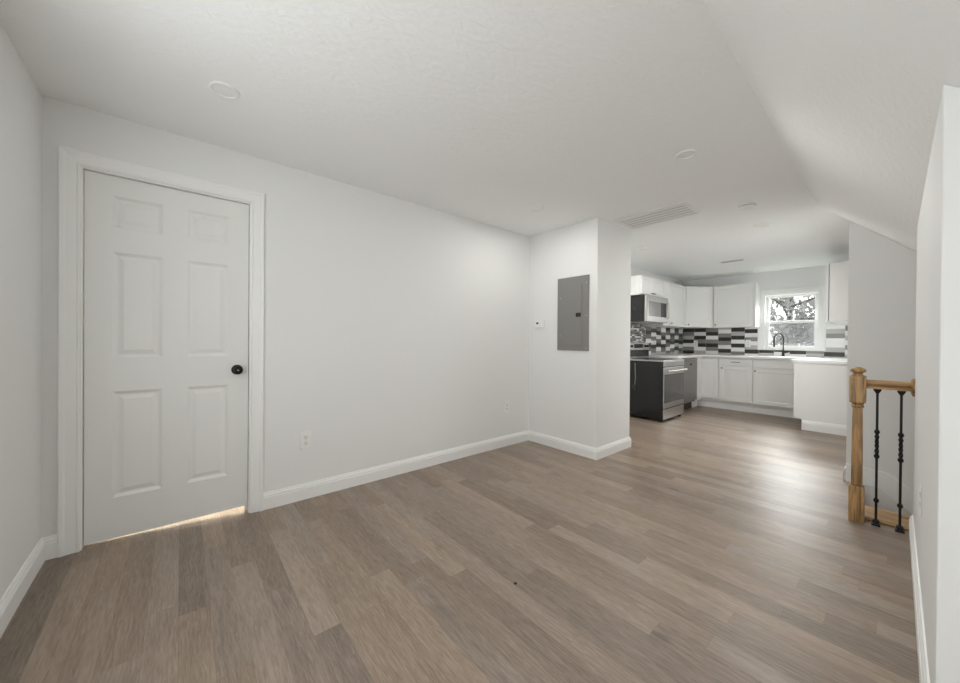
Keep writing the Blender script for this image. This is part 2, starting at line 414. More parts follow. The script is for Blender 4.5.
# ------------------------------------------------------------------ windows
def window(name, xf, xb, y0, y1, z0, z1, swap=False, casing=.075):
    """double-hung window in a wall of constant x; xf room face, xb outer face"""
    s = 1 if xb > xf else -1
    def bb(bm, a, b, *r):
        q = (min(a, b), max(a, b)); box(bm, *((r[0], r[1])+q if swap else q+(r[0], r[1])), r[2], r[3])
    root = bmesh.new(); c = casing
    for r in ((y0-c, y0, z0-.0, z1+c), (y1, y1+c, z0-.0, z1+c), (y0, y1, z1, z1+c)): bb(root, xf-s*.016, xf-s*.0005, *r)
    o = struct(name, root, TRIM, bevel=.003)
    t = .022; bm = bmesh.new()
    for r in ((y0, y0+t, z0, z1), (y1-t, y1, z0, z1), (y0+t, y1-t, z1-t, z1), (y0+t, y1-t, z0, z0+t)): bb(bm, xf-s*.0, xb, *r)
    obj('jamb', bm, TRIM, o)
    zm = z0 + (z1-z0)*.50
    for nm, za, zb, d in (('lower_sash', z0+t, zm+.02, .055), ('upper_sash', zm-.02, z1-t, .095)):
        bm = bmesh.new(); w = .048; a, b = xf+s*d, xf+s*(d+.032)
        for r in ((y0+t, y0+t+w, za, zb), (y1-t-w, y1-t, za, zb), (y0+t+w, y1-t-w, zb-.04, zb), (y0+t+w, y1-t-w, za, za+.055 if nm[0] == 'l' else za+.04)): bb(bm, a, b, *r)
        so = obj(nm, bm, TRIM, o, bevel=.003)
        bm = bmesh.new(); bb(bm, xf+s*(d+.014), xf+s*(d+.018), y0+t+w-.004, y1-t-w+.004, za+.035, zb-.036)
        obj('pane', bm, GLASS, so)
        if nm[0] == 'l':
            bm = bmesh.new(); bb(bm, a-s*.014, a, (y0+y1)/2-.03, (y0+y1)/2+.03, zb-.016, zb-.004); obj('sash_lock', bm, PLAST, so)
    bm = bmesh.new(); bb(bm, xb-s*.010, xb-s*.006, y0+t, y1-t, z0+t, zm); obj('insect_screen', bm, SCREEN, o)
    return o
window('window_1', XE, XE+.14, *W1)
window('added_window_2', X0, X0-.12, .35, 1.75, .70, 2.10)  # unseen gable window, added to carry the fill light behind the camera
window('added_window_4', X0, X0-.12, -.80, 0, .40, 1.10)  # unseen low window, added for the second fill light
window('added_window_3', YK, YK-.11, *W3, swap=True)  # unseen side window, added to brighten the kitchen

# ------------------------------------------------------------------ wall fittings
def outlet(name, at, nx, label, cat, group=None, k=1.0):
    """cover plate centred at 'at', facing nx"""
    n = Vector(nx); u = Vector((0, 0, 1)).cross(n); at = Vector(at)
    def place(bm, u0, u1, v0, v1, w0, w1):
        vs = []
        for a in (u0, u1):
            for v in (v0, v1):
                for w in (w0, w1): vs.append(bm.verts.new(at + u*a + Vector((0, 0, v)) + n*w))
        for f in ((0, 1, 3, 2), (4, 6, 7, 5), (0, 4, 5, 1), (2, 3, 7, 6), (0, 2, 6, 4), (1, 5, 7, 3)): bm.faces.new([vs[i] for i in f])
    t = thing(name, label, cat, at, group)
    bm = bmesh.new(); place(bm, -.038, .038, -.066, .066, .0005, .007*k); obj('cover_plate', bm, PLAST, t, bevel=.003*k)
    for v in (-.022, .022):
        bm = bmesh.new(); place(bm, -.018, .018, v-.017, v+.017, .007*k, .009*k); so = obj('socket', bm, PLAST, t, bevel=.001)
        bm = bmesh.new(); place(bm, -.009, -.006, v-.002, v+.009, .009*k, .0098*k); place(bm, .006, .009, v-.002, v+.008, .009*k, .0098*k); place(bm, -.003, .003, v-.012, v-.006, .009*k, .0098*k)
        obj('slot', bm, SLOT, so)
    bm = bmesh.new(); place(bm, -.003, .003, -.003, .003, .007*k, .0085*k); obj('screw', bm, STEEL, t)
    return t
outlet('electrical_outlet', (.712, YD, .44), (0, -1, 0), 'white duplex outlet on the long wall, just right of the six-panel door', 'outlet', 'outlets low on the long wall')
outlet('electrical_outlet', (2.817, YD, .44), (0, -1, 0), 'white duplex outlet on the long wall near the corner with the column', 'outlet', 'outlets low on the long wall')
outlet('electrical_outlet', (2.52, KY, .50), (0, 1, 0), 'white outlet seen edge-on on the right knee wall, nearer than the railing', 'outlet', k=.45)

# electrical panel on the column
ep = thing('breaker_box', 'grey metal breaker panel on the front of the white column', 'electrical panel', (CX0, 2.23, 1.09))
obj('panel_cover', bx(CX0-.012, CX0-.0005, 2.034, 2.428, 1.092, 1.878), PANEL, ep, bevel=.004)
pd = obj('panel_door', bx(CX0-.019, CX0-.0122, 2.115, 2.345, 1.145, 1.782), PANEL, ep, bevel=.003)
lt = obj('latch', bx(CX0-.024, CX0-.0192, 2.122, 2.182, 1.450, 1.490), BLACK, pd, bevel=.002)
obj('latch_slider', bx(CX0-.028, CX0-.0242, 2.130, 2.150, 1.460, 1.480), SLOT, lt)
for (y, z) in ((2.385, 1.66), (2.385, 1.25), (2.06, 1.80), (2.06, 1.12), (2.06, 1.46)):
    obj('screw', lathe(bmesh.new(), [(.006, 0), (.005, .003), (0, .004)], lambda a, b, h: (CX0-.012-h, y+a, z+b), 12), STEEL, ep, smooth=True)
th = thing('thermostat', 'small white thermostat with dark display left of the grey breaker panel', 'thermostat', (CX0, 2.68, 1.345))
obj('thermostat_body', bx(CX0-.022, CX0-.0005, 2.614, 2.745, 1.347, 1.430), PLAST, th, bevel=.006)
obj('display', bx(CX0-.0232, CX0-.0222, 2.690, 2.722, 1.386, 1.408), SLOT, th)

# ------------------------------------------------------------------ ceiling fittings
def can(x, y, label, watt, r=.066):
    t = thing('recessed_light', label, 'ceiling light', (x, y, ZC), 'round recessed lights')
    f = lambda a, b, h: (x+a, y+b, ZC-.0004-h)
    obj('trim_ring', lathe(bmesh.new(), [(r, 0), (r-.001, .004), (r-.008, .008), (r-.018, .006), (r-.020, .002)], f, 40), PLAST, t, smooth=True)
    obj('lens', lathe(bmesh.new(), [(r-.021, .0005), (r-.021, .002), (r-.03, .0035), (0, .0038)], f, 40), DIFF, t, smooth=True)
    l = bpy.data.lights.new('recessed_lamp', 'AREA'); l.shape = 'DISK'; l.size = .09; l.energy = watt; l.color = (1, .99, .95)
    o = bpy.data.objects.new('recessed_lamp', l); COL.objects.link(o); o.parent = t; o.location = (0, 0, -.012)
can(.162, 2.187, 'round white recessed light in the ceiling above the six-panel door', .4)
can(2.545, 2.188, 'round recessed light near the long wall, just in front of the column', 5)
can(2.555, .914, 'round recessed light mid-ceiling, nearer than the smoke detector', 7)
can(4.70, .930, 'round recessed light just beyond the smoke detector', 13)
can(4.71, 2.22, 'round recessed light beyond the column, above the kitchen side', 9)

vt = thing('return_vent', 'large white rectangular louvred vent in ceiling beside the column', 'ceiling vent', (3.585, 1.555, ZC))
vx0, vx1, vy0, vy1 = 3.378, 3.795, 1.212, 1.892
bm = bmesh.new(); z0, z1 = ZC-.012, ZC-.0005
for r in ((vx0, vx0+.035, vy0, vy1), (vx1-.035, vx1, vy0, vy1), (vx0+.035, vx1-.035, vy0, vy0+.035), (vx0+.035, vx1-.035, vy1-.035, vy1)): box(bm, *r, z0, z1)
obj('vent_frame', bm, VENT, vt, bevel=.003)
obj('vent_back', bx(vx0+.03, vx1-.03, vy0+.03, vy1-.03, ZC-.003, ZC-.0006), GRILLE_DARK, vt)
nl = 5
for i in range(nl):
    x = vx0+.035 + (vx1-vx0-.07)*(i+.5)/nl
    bm = prism(bmesh.new(), [(x-.016, ZC-.0040), (x-.014, ZC-.0034), (x+.017, ZC-.0105), (x+.015, ZC-.0114)], lambda p, q, t: (p, t, q), vy0+.035, vy1-.035)
    obj('louvre', bm, VENT, vt)

sd = thing('smoke_detector', 'round white smoke detector on the ceiling past the louvred vent', 'smoke detector', (3.885, .875, ZC))
f = lambda a, b, h: (3.885+a, .875+b, ZC-.0005-h)
obj('mounting_plate', lathe(bmesh.new(), [(.072, 0), (.072, .008), (.066, .010)], f, 36), PLAST, sd, smooth=True)
obj('detector_body', lathe(bmesh.new(), [(.058, .010), (.062, .014), (.064, .032), (.056, .042), (.035, .046), (0, .047)], f, 36), PLAST, sd, smooth=True)
obj('vent_slots', lathe(bmesh.new(), [(.0645, .018), (.0652, .020), (.0652, .026), (.0645, .028)], f, 36), GRILLE_DARK, sd)
sv = thing('supply_register', 'narrow flat white air register in the kitchen ceiling', 'ceiling vent', (6.43, 1.63, ZC))
obj('register_frame', bx(6.37, 6.49, 1.47, 1.79, ZC-.008, ZC-.0005), VENT, sv, bevel=.002)
for i in range(5): obj('register_slat', bx(6.385+i*.02, 6.397+i*.02, 1.49, 1.77, ZC-.0098, ZC-.0082), GRILLE_DARK, sv)

# ------------------------------------------------------------------ kitchen
ZT = .957                                         # countertop
def knob(parent, p, n, r=.012):
    n = Vector(n); p = Vector(p); a = n.orthogonal().normalized(); b = n.cross(a)
    f = lambda x, y, h: p + a*x + b*y + n*h
    return obj('knob', lathe(bmesh.new(), [(.005, 0), (.005, .012), (r, .016), (r, .022), (r*.6, .026), (0, .026)], f, 14), KNOB, parent, smooth=True)
def bar_pull(parent, p, along, n, L_=.10):
    p, along, n = Vector(p), Vector(along), Vector(n); bm = bmesh.new()
    a, b = p - along*L_/2, p + along*L_/2
    tube(bm, [a - along*.012 + n*.026, a + n*.026, b + n*.026, b + along*.012 + n*.026], .005, 8)
    tube(bm, [a, a + n*.026], .0045, 8); tube(bm, [b, b + n*.026], .0045, 8)
    return obj('pull', bm, KNOB, parent)
SHK = [(.002, .004), (.006, .008)]
def shaker(parent, name, u0, u1, v0, v1, fn, fr=.055, th=.030):
    return obj(name, panel_slab(bmesh.new(), u0, u1, v0, v1, th, [(u0+fr, u1-fr, v0+fr, v1-fr)], SHK, fn), CAB, parent)
def slab(parent, name, u0, u1, v0, v1, fn, th=.030):
    return obj(name, panel_slab(bmesh.new(), u0, u1, v0, v1, th, [], SHK, fn), CAB, parent, bevel=.002)

XF = 7.30; XB = XF+.031                            # base cabinet door faces / carcass front of the run under the window
ZK, ZB = .155, .917
def base_x(name, label, y0, y1, fronts):
    t = thing(name, label, 'cabinet', (XB, (y0+y1)/2, 0), 'base cabinets under the window')
    bm = bmesh.new(); box(bm, XB, XE-.002, y0, y1, ZK-.015, ZB); box(bm, XB+.055, XE-.002, y0, y1, .001, ZK-.016)
    obj('carcass', bm, CAB, t); return t
c = base_x('corner_cabinet', 'white blind-corner base cabinet with single door beside the dishwasher', 2.036, 2.847, None)
d = shaker(c, 'door', 2.046, 2.345, .185, .905, mapX(XF))
c = base_x('drawer_cabinet', 'white base cabinet with one drawer over a shaker door left of sink', 1.549, 2.034, None)
d = slab(c, 'drawer', 1.553, 2.024, .790, .905, mapX(XF)); bar_pull(d, (XF, 1.785, .848), (0, 1, 0), (-1, 0, 0))
d = shaker(c, 'door', 1.553, 2.024, .165, .772, mapX(XF)); knob(d, (XF, 1.985, .735), (-1, 0, 0))
c = base_x('sink_cabinet', 'white sink base cabinet with blank false front under the black faucet', .922, 1.547, None)
slab(c, 'false_front', .930, 1.533, .775, .905, mapX(XF))
d = shaker(c, 'door', .930, 1.533, .165, .756, mapX(XF)); knob(d, (XF, 1.51, .715), (-1, 0, 0))

# run on the right wall, seen from its end panel
PX, PY = 6.52, .915
c = thing('end_cabinet', 'white base cabinet run whose plain end panel faces the living room', 'cabinet', (PX, .6, 0))
bm = bmesh.new(); box(bm, PX+.02, XE-.002, YK+.002, PY-.031, ZK, ZB); box(bm, PX+.02, XE-.64, YK+.002, PY-.085, .001, ZK-.001)
obj('carcass', bm, CAB, c)
bm = prism(bmesh.new(), [(YK+.002, .001), (PY-.085, .001), (PY-.085, ZK), (PY, ZK), (PY, ZB), (YK+.002, ZB)], lambda p, q, t: (t, p, q), PX, PX+.019)
obj('end_panel', bm, CAB, c)
mapYp = lambda y0: (lambda u, v, w: (u, y0-w, v))
for a, b in ((PX+.025, PX+.36), (PX+.37, PX+.755)):
    d = shaker(c, 'door', a, b, .165, .905, mapYp(PY)); knob(d, (b-.03, PY, .86), (0, 1, 0))
bm = bmesh.new()
rows = [[bm.verts.new((PX-o, y, z*1.15)) for o, z in BP] for y in (YK+.016, PY-.085)]
for i in range(len(BP)): bm.faces.new((rows[0][i], rows[0][(i+1) % len(BP)], rows[1][(i+1) % len(BP)], rows[1][i]))
bm.faces.new(rows[0]); bm.faces.new(rows[1][::-1]); obj('base_moulding', bm, TRIM, c)

# countertop: one U-shaped slab
bm = bmesh.new()
pts = [(6.157, 2.845), (6.157, 2.285), (7.255, 2.285), (7.255, .945), (PX-.025, .945), (PX-.025, YK+.003), (XE-.003, YK+.003), (XE-.003, 2.845)]
# hole-free outer slab in three pieces sharing faces
pts_top = pts
prism(bm, pts, lambda p, q, t: (p, q, t), ZB+.001, ZT)
ct = tag(obj('countertop', bm, COUNTER, bevel=.004), 'white stone countertop running round the kitchen cabinets', 'countertop')
# sink rim let into the counter
sk = thing('kitchen_sink', 'stainless sink set into the white counter under the window', 'sink', (7.55, 1.24, ZT))
bm = bmesh.new(); sx0, sx1, sy0, sy1 = 7.34, 7.72, .99, 1.50
for r in ((sx0, sx0+.02, sy0, sy1), (sx1-.02, sx1, sy0, sy1), (sx0+.02, sx1-.02, sy0, sy0+.02), (sx0+.02, sx1-.02, sy1-.02, sy1)): box(bm, *r, ZT+.0005, ZT+.004)
obj('rim', bm, STEEL, sk); obj('basin', bx(sx0+.02, sx1-.02, sy0+.02, sy1-.02, ZT+.0003, ZT+.0012), STEEL, sk)
fa = thing('kitchen_faucet', 'black gooseneck faucet standing at the sink before the window', 'faucet', (7.80, 1.235, ZT))
f = lambda a, b, h: (7.80+a, 1.235+b, ZT+h)
obj('faucet_base', lathe(bmesh.new(), [(.026, .0005), (.026, .012), (.019, .018), (.018, .10), (.012, .11)], f, 18), KNOB, fa, smooth=True)
pts = [(7.80, 1.235, ZT+.09), (7.80, 1.235, ZT+.30)]
for k in range(1, 11):
    a = math.pi*k/10; pts.append((7.80-.05*(1-math.cos(a)), 1.235+.058*(1-math.cos(a))*.9, ZT+.30+.09*math.sin(a)))
e = pts[-1]; pts += [(e[0], e[1], e[2]-.03)]
obj('spout', tube(bmesh.new(), pts, .0100, 12), KNOB, fa, smooth=True)
obj('spray_head', tube(bmesh.new(), [(e[0], e[1], e[2]-.03), (e[0], e[1], e[2]-.05), (e[0], e[1], e[2]-.14)], [.011, .0145, .014], 12), KNOB, fa, smooth=True)
obj('lever', tube(bmesh.new(), [(7.80, 1.215, ZT+.065), (7.80, 1.18, ZT+.068), (7.785, 1.135, ZT+.085)], [.010, .007, .006], 10), BLACK, fa, smooth=True)

# upper cabinets
YU = 2.52; UZ0, UZ1 = 1.462, 2.215
up = 'white wall cabinets'
c = thing('wall_cabinet', 'short white wall cabinet above the microwave, two narrow doors', 'cabinet', (5.75, 2.69, 1.925), up)
obj('carcass', bx(5.365, 6.128, YU+.031, YD-.002, 1.915, UZ1), CAB, c)
for a, b, k in ((5.37, 5.744, 5.71), (5.750, 6.124, 5.785)):
    d = shaker(c, 'door', a, b, 1.93, UZ1-.005, mapY(YU), fr=.05); bar_pull(d, (k, YU, 1.955), (1, 0, 0), (0, -1, 0), .03)
c = thing('wall_cabinet', 'narrow tall white filler cabinet between microwave and corner wall cabinets', 'cabinet', (6.27, 2.69, UZ0), up)
obj('carcass', bx(6.134, 6.41, YU+.031, YD-.002, UZ0, UZ1), CAB, c); slab(c, 'door', 6.138, 6.404, UZ0, UZ1-.004, mapY(YU))
c = thing('wall_cabinet', 'tall white wall cabinet with one door, left of the diagonal corner cabinet', 'cabinet', (6.75, 2.69, UZ0), up)
obj('carcass', bx(6.415, 7.115, YU+.031, YD-.002, UZ0, UZ1), CAB, c)
d = shaker(c, 'door', 6.42, 7.10, UZ0, UZ1-.004, mapY(YU)); knob(d, (6.46, YU, UZ0+.05), (0, -1, 0))
c = thing('corner_wall_cabinet', 'white wall cabinet set diagonally across the kitchen corner', 'cabinet', (7.5, 2.5, UZ0), up)
XU = 7.57
bm = prism(bmesh.new(), [(7.12, YD-.002), (7.12, YU+.031), (XU+.031, 2.215), (XE-.002, 2.215), (XE-.002, YD-.002)], lambda p, q, t: (p, q, t), UZ0, UZ1+.01)
obj('carcass', bm, CAB, c)
A_, B_ = Vector((7.125, YU, 0)), Vector((XU, 2.218, 0)); dd = (B_-A_); Ld = dd.length; dd.normalize(); nn = Vector((-dd.y, dd.x, 0))
fd = lambda u, v, w: A_ + dd*u + Vector((0, 0, v)) + nn*w
d = shaker(c, 'door', .012, Ld-.03, UZ0, UZ1+.004, fd); knob(d, A_+dd*.045+Vector((0, 0, UZ0+.05))-nn*.0, -nn)
c = thing('wall_cabinet', 'tall white wall cabinet with one wide door left of the kitchen window', 'cabinet', (7.75, 1.88, UZ0), up)
obj('carcass', bx(XU+.031, XE-.002, 1.60, 2.210, UZ0, UZ1+.01), CAB, c)
obj('side_panel', bx(XU, XE-.002, 1.575, 1.599, UZ0, UZ1+.014), CAB, c)
d = shaker(c, 'door', 1.604, 2.200, UZ0, UZ1+.008, mapX(XU), fr=.06); knob(d, (XU, 2.165, UZ0+.05), (-1, 0, 0))
c = thing('wall_cabinet', 'white wall cabinet right of the kitchen window, its side facing the living room', 'cabinet', (7.1, .45, 1.48), up)
obj('carcass', bx(6.45, XE-.002, YK+.002, .567, 1.478, 2.235), CAB, c, bevel=.002)
for a, b in ((6.452, 6.93), (6.936, 7.41), (7.416, 7.89)):
    d = shaker(c, 'door', a, b, 1.48, 2.23, mapYp(.605)); knob(d, (b-.035, .605, 1.53), (0, 1, 0))

# microwave
m = thing('microwave', 'stainless over-range microwave with dark side under the short cabinet', 'microwave', (5.75, 2.6, 1.50))
obj('case', bx(5.372, 6.128, 2.475, YD-.003, 1.503, 1.905), BLACKG, m, bevel=.003)
bm = bmesh.new(); y0, y1 = 2.435, 2.474
for r in ((5.372, 5.43, 1.503, 1.905), (6.07, 6.128, 1.503, 1.905), (5.43, 6.07, 1.503, 1.585), (5.43, 6.07, 1.815, 1.905)): box(bm, r[0], r[1], y0, y1, r[2], r[3])
fr = obj('door_frame', bm, STEEL, m)
obj('door_glass', bx(5.43, 5.875, y0+.006, y1, 1.585, 1.815), mat('microwave_glass', (.22, .215, .21), .15), m)
obj('control_panel', bx(5.876, 6.07, y0+.004, y1, 1.585, 1.815), BLACKG, m)
obj('handle', tube(bmesh.new(), [(6.085, y0, 1.56), (6.085, y0-.03, 1.575), (6.085, y0-.034, 1.70), (6.085, y0-.03, 1.83), (6.085, y0, 1.845)], .009, 10), STEEL, m, smooth=True)
obj('side_vent', bx(5.370, 5.3718, 2.61, 2.66, 1.68, 1.74), SLOT, m)
obj('grease_filter', bx(5.45, 6.05, 2.55, 2.80, 1.498, 1.5025), STEEL, m)

# range
RY = 2.19
r_ = thing('kitchen_range', 'stainless freestanding electric range with glossy black side beside the column', 'stove', (5.77, 2.5, 0))
obj('body', bx(5.392, 6.150, RY+.012, 2.815, .035, .895), BLACKG, r_, bevel=.004)
obj('cooktop', bx(5.388, 6.154, RY+.005, 2.82, .8955, .917), STEEL, r_, bevel=.004)
gt = obj('glass_top', bx(5.41, 6.13, RY+.05, 2.72, .9172, .921), BLACKG, r_)
for x, y, rr in ((5.60, 2.38, .09), (5.95, 2.38, .075), (5.60, 2.61, .075), (5.95, 2.61, .09)):
    obj('burner_ring', lathe(bmesh.new(), [(rr-.006, .9212), (rr-.006, .9217), (rr, .9217), (rr, .9212)], lambda a, b, h: (x+a, y+b, h), 28), PANEL, gt)
obj('control_band', bx(5.392, 6.150, RY, RY+.0115, .822, .895), STEEL, r_, bevel=.004)
od = obj('oven_door', bx(5.392, 6.150, RY, RY+.0115, .205, .812), STEEL, r_, bevel=.004)
obj('oven_window', bx(5.404, 6.138, RY-.003, RY-.0002, .285, .705), GLASSK, od)
bm = tube(bmesh.new(), [(5.42, RY-.045, .755), (6.12, RY-.045, .755)], .017, 14)
for x in (5.45, 6.09): tube(bm, [(x, RY-.045, .755), (x, RY, .755)], .011, 10)
obj('handle', bm, STEEL, od, smooth=True)
obj('drawer', bx(5.392, 6.150, RY, RY+.0115, .045, .188), STEEL, r_, bevel=.004)
for x in (5.43, 6.11):
    for y in (RY+.06, 2.76): obj('foot', bx(x-.025, x+.025, y-.025, y+.025, .001, .0349), SLOT, r_)
bgd = obj('backguard', bx(5.392, 6.150, 2.752, 2.818, .9175, 1.165), STEEL, r_, bevel=.006)
obj('display', bx(5.62, 5.92, 2.748, 2.7518, 1.085, 1.150), BLACKG, bgd)
for x in (5.45, 5.535, 6.00, 6.09):
    obj('knob', lathe(bmesh.new(), [(.020, 0), (.018, .022), (0, .023)], lambda a, b, h: (x+a, 2.752-h, 1.115+b), 16), BLACK, bgd, smooth=True)
obj('rear_strip', bx(5.40, 6.142, 2.749, 2.7518, .945, 1.055), BLACKG, bgd)
obj('side_strip', tube(bmesh.new(), [(5.388, 2.62, .86), (5.388, 2.615, .62), (5.388, 2.625, .50)], .006, 8), PANEL, r_)  # thin grey strip down the black range side
obj('side_block', bx(5.376, 5.3915, 2.60, 2.65, .43, .52), SLOT, r_, bevel=.003)  # small dark block at the foot of the strip

# narrow filler + dishwasher + corner filler on the range wall
YF = 2.31
c = thing('filler_cabinet', 'narrow white base cabinet squeezed between range and dishwasher', 'cabinet', (6.30, 2.6, 0))
bm = bmesh.new(); box(bm, 6.157, 6.442, YF+.031, YD-.003, ZK-.01, ZB); box(bm, 6.157, 6.442, YF+.07, YD-.003, .001, ZK-.011); obj('carcass', bm, CAB, c)
slab(c, 'door', 6.160, 6.440, .165, .905, mapY(YF))
dw = thing('dishwasher', 'stainless dishwasher beside the range under the white counter', 'dishwasher', (6.75, 2.6, 0))
obj('tub', bx(6.448, 7.060, YF+.022, YD-.003, .13, ZB-.002), PANEL, dw)
dd_ = obj('front_door', bx(6.450, 7.058, YF-.012, YF+.021, .165, .845), DARKSTEEL, dw, bevel=.004)
cp_ = obj('control_strip', bx(6.450, 7.058, YF-.012, YF+.021, .848, .905), DARKSTEEL, dw, bevel=.004)
obj('display', bx(6.70, 6.80, YF-.0135, YF-.0122, .785, .815), SLOT, dd_)
obj('toe_panel', bx(6.455, 7.055, YF+.075, YF+.09, .001, .129), SLOT, dw)
c = thing('corner_filler', 'white filler strip closing the corner right of the dishwasher', 'cabinet', (7.18, 2.4, 0))
bm = bmesh.new(); box(bm, 7.066, XF-.002, YF, YF+.03, ZK-.02, ZB); box(bm, 7.066, XF-.002, YF+.06, YF+.08, .001, ZK-.021); obj('strip', bm, CAB, c)

# ------------------------------------------------------------------ tiled backsplashes: stacked columns of long tiles
TM = [T_WHITE, T_LIGHT, T_GREY, T_BLACK, GROUT]
KEY = {'w': 0, 'l': 1, 'g': 2, 'b': 3}
def tiles(name, label, mp, u0, z0, z1, columns, tw, th=.0738, flip=1):
    bm = bmesh.new(); ue = u0 + flip*tw*len(columns)
    def bb(ua, ub, za, zb, wa, wb, mi):
        P = [mp(ua, za, wa), mp(ub, zb, wb)]
        box(bm, *sorted((P[0][0], P[1][0])), *sorted((P[0][1], P[1][1])), za, zb, mi)
    bb(u0, ue, z0, z1, .0005, .004, 4)
    for i, (ph, s) in enumerate(columns):
        a, b = sorted((u0+flip*tw*i, u0+flip*tw*(i+1))); z = z1 - ph
        if ph > .012: bb(a+.0015, b-.0015, z+.0015, z1, .004, .0075, KEY[s[-1]])
        for ch in s:
            zb, za = z, max(z0, z-th)
            if zb - za > .008: bb(a+.0015, b-.0015, za+.0015, zb, .004, .0075, KEY[ch])
            z -= th
            if z <= z0: break
    return tag(obj(name, bm, TM), label, 'backsplash', 'tiled backsplashes')
back = [(.0, 'bglbwgb'), (0, 'bwbgbwl'), (.0, 'gbwgbgw'), (.03, 'wgbgwbl'), (0, 'blbwbwg'), (.03, 'bwgwlbw')]
tiles('backsplash', 'black, grey and white tiled backsplash left of the window, under the wall cabinets', lambda u, z, w: (XE-w, u, z), 2.842, ZT+.001, 1.461, back, .2095, flip=-1)
tiles('backsplash', 'low strip of grey, white and black tile directly under the window', lambda u, z, w: (XE-w, u, z), 1.584, ZT+.001, 1.058, [(.055, 'lb'), (.03, 'wb'), (.06, 'wb'), (.045, 'lg')], .209, flip=-1)
tiles('backsplash', 'small tiled backsplash between window and right-hand wall cabinet', lambda u, z, w: (XE-w, u, z), .747, ZT+.001, 1.475, [(.06, 'lgwwlbw'), (.02, 'gwlwgwl')], .235, flip=-1)
left = [(0, 'gbgwbgw'), (.03, 'bwgwbgl'), (0, 'gbwgbwl'), (.02, 'wgbwbgl'), (0, 'bgwbgwg'), (.03, 'wbgbwgl'), (0, 'bgwblbw'), (.03, 'wbgbwgl')]
tiles('backsplash', 'checkered black, grey and white tiles on the wall beside the range', lambda u, z, w: (u, YD-w, z), 6.235, ZT+.001, 1.461, left, .2065)
# small mosaic directly behind the range
bm = bmesh.new(); box(bm, 5.20, 6.233, YD-.004, YD-.0005, .93, 1.50, 4)
random.seed(3); z = .93
while z < 1.495:
    x = 5.20
    while x < 6.225:
        w = random.choice((.05, .075, .1)); xe = min(x+w, 6.233)
        box(bm, x+.001, xe-.001, YD-.0075, YD-.004, z+.001, min(z+.026, 1.5)-.001, random.choice((0, 1, 2, 2, 3, 3, 2))); x = xe
    z += .0272
tag(obj('backsplash', bm, TM), 'fine dark mosaic tiles behind the range under the microwave', 'backsplash', 'tiled backsplashes')
outlet('electrical_outlet', (XE-.0076, 2.60, 1.155), (-1, 0, 0), 'white outlet in the tiles near the kitchen corner', 'outlet', 'outlets in the backsplash')
outlet('electrical_outlet', (XE-.0076, 1.742, 1.170), (-1, 0, 0), 'white outlet in the tiles just left of the kitchen window', 'outlet', 'outlets in the backsplash')

# ------------------------------------------------------------------ stairs and railing
st = thing('staircase', 'stairs going down behind the short oak railing', 'stairs', (3.97, .1, -2.6))
for k in range(11):
    y = .188 - .25*k; z = -.2*(k+1)
    obj('step', bx(3.545, XS-.02, y-.25, y-.002, z-.2, z), OAKH, st)
# skirt board along the far stair wall, level at the top then running down
bm = prism(bmesh.new(), [(YK, .0), (YK, .155), (.06, .142), (.02, .128), (-.03, .093), (-2.4, -1.95), (-2.4, -2.09), (.09, .005)], lambda p, q, t: (t, p, q), XS-.016, XS-.0005)
struct('baseboard_stair', bm, TRIM, bevel=.003)
bm = prism(bmesh.new(), [(3.538, .0), (3.530, .010), (3.534, .019), (3.546, .022), (3.785, .022), (3.785, -.04), (3.545, -.04)], lambda p, q, t: (p, t, q), KY-.15, .189)
struct('trim_3', bm, OAKH)

NX, NY = 3.482, .163
nw = thing('newel_post', 'oak newel post with turned cap at the end of the railing', 'newel post', (NX, NY, 0))
def sq(bm, prof):                                 # stacked square sections (half width, z)
    rings = [[bm.verts.new((NX+a*w, NY+b*w, z)) for a, b in ((-1, -1), (1, -1), (1, 1), (-1, 1))] for w, z in prof]
    for r0, r1 in zip(rings, rings[1:]):
        for i in range(4): bm.faces.new((r0[i], r0[(i+1) % 4], r1[(i+1) % 4], r1[i]))
    bm.faces.new(rings[0]); bm.faces.new(rings[-1]); return bm
obj('base_block', sq(bmesh.new(), [(.0365, .001), (.0365, .232), (.031, .240)]), OAK, nw, bevel=.002)
obj('shaft', sq(bmesh.new(), [(.0265, .2402), (.0255, .50), (.023, .762)]), OAK, nw, bevel=.004)
f = lambda a, b, h: (NX+a, NY+b, h)
obj('collar', lathe(bmesh.new(), [(.024, .7622), (.029, .766), (.031, .772), (.027, .778), (.026, .786), (.031, .792), (.034, .7978)], f), OAK, nw, smooth=True)
obj('top_block', sq(bmesh.new(), [(.035, .798), (.038, .801), (.038, .972), (.035, .976)]), OAK, nw, bevel=.002)
obj('turned_cap', lathe(bmesh.new(), [(.030, .9762), (.030, .981), (.025, .984), (.022, .992), (.027, .999), (.037, 1.004), (.0385, 1.012), (.036, 1.020), (.026, 1.029), (.013, 1.035), (0, 1.037)], f, 28), OAK, nw, smooth=True)
hr = thing('handrail', 'short oak handrail from the newel post to the right wall', 'handrail', (NX, .02, .90))
prof = [(-.020, .897), (.020, .897), (.020, .907), (.014, .914), (.014, .920), (.025, .930), (.026, .942), (.019, .951), (0, .954), (-.019, .951), (-.026, .942), (-.025, .930), (-.014, .920), (-.014, .914), (-.020, .907)]
obj('rail', prism(bmesh.new(), prof, lambda p, q, t: (NX+p, t, q), KY+.0165, NY-.0385), OAKH, hr)
obj('wall_rosette', lathe(bmesh.new(), [(.058, 0), (.058, .006), (.053, .011), (.046, .012), (.040, .016), (0, .0163)], lambda a, b, h: (NX+a*.62, KY+.0003+h, .922+b), 28), OAKH, hr, smooth=True)

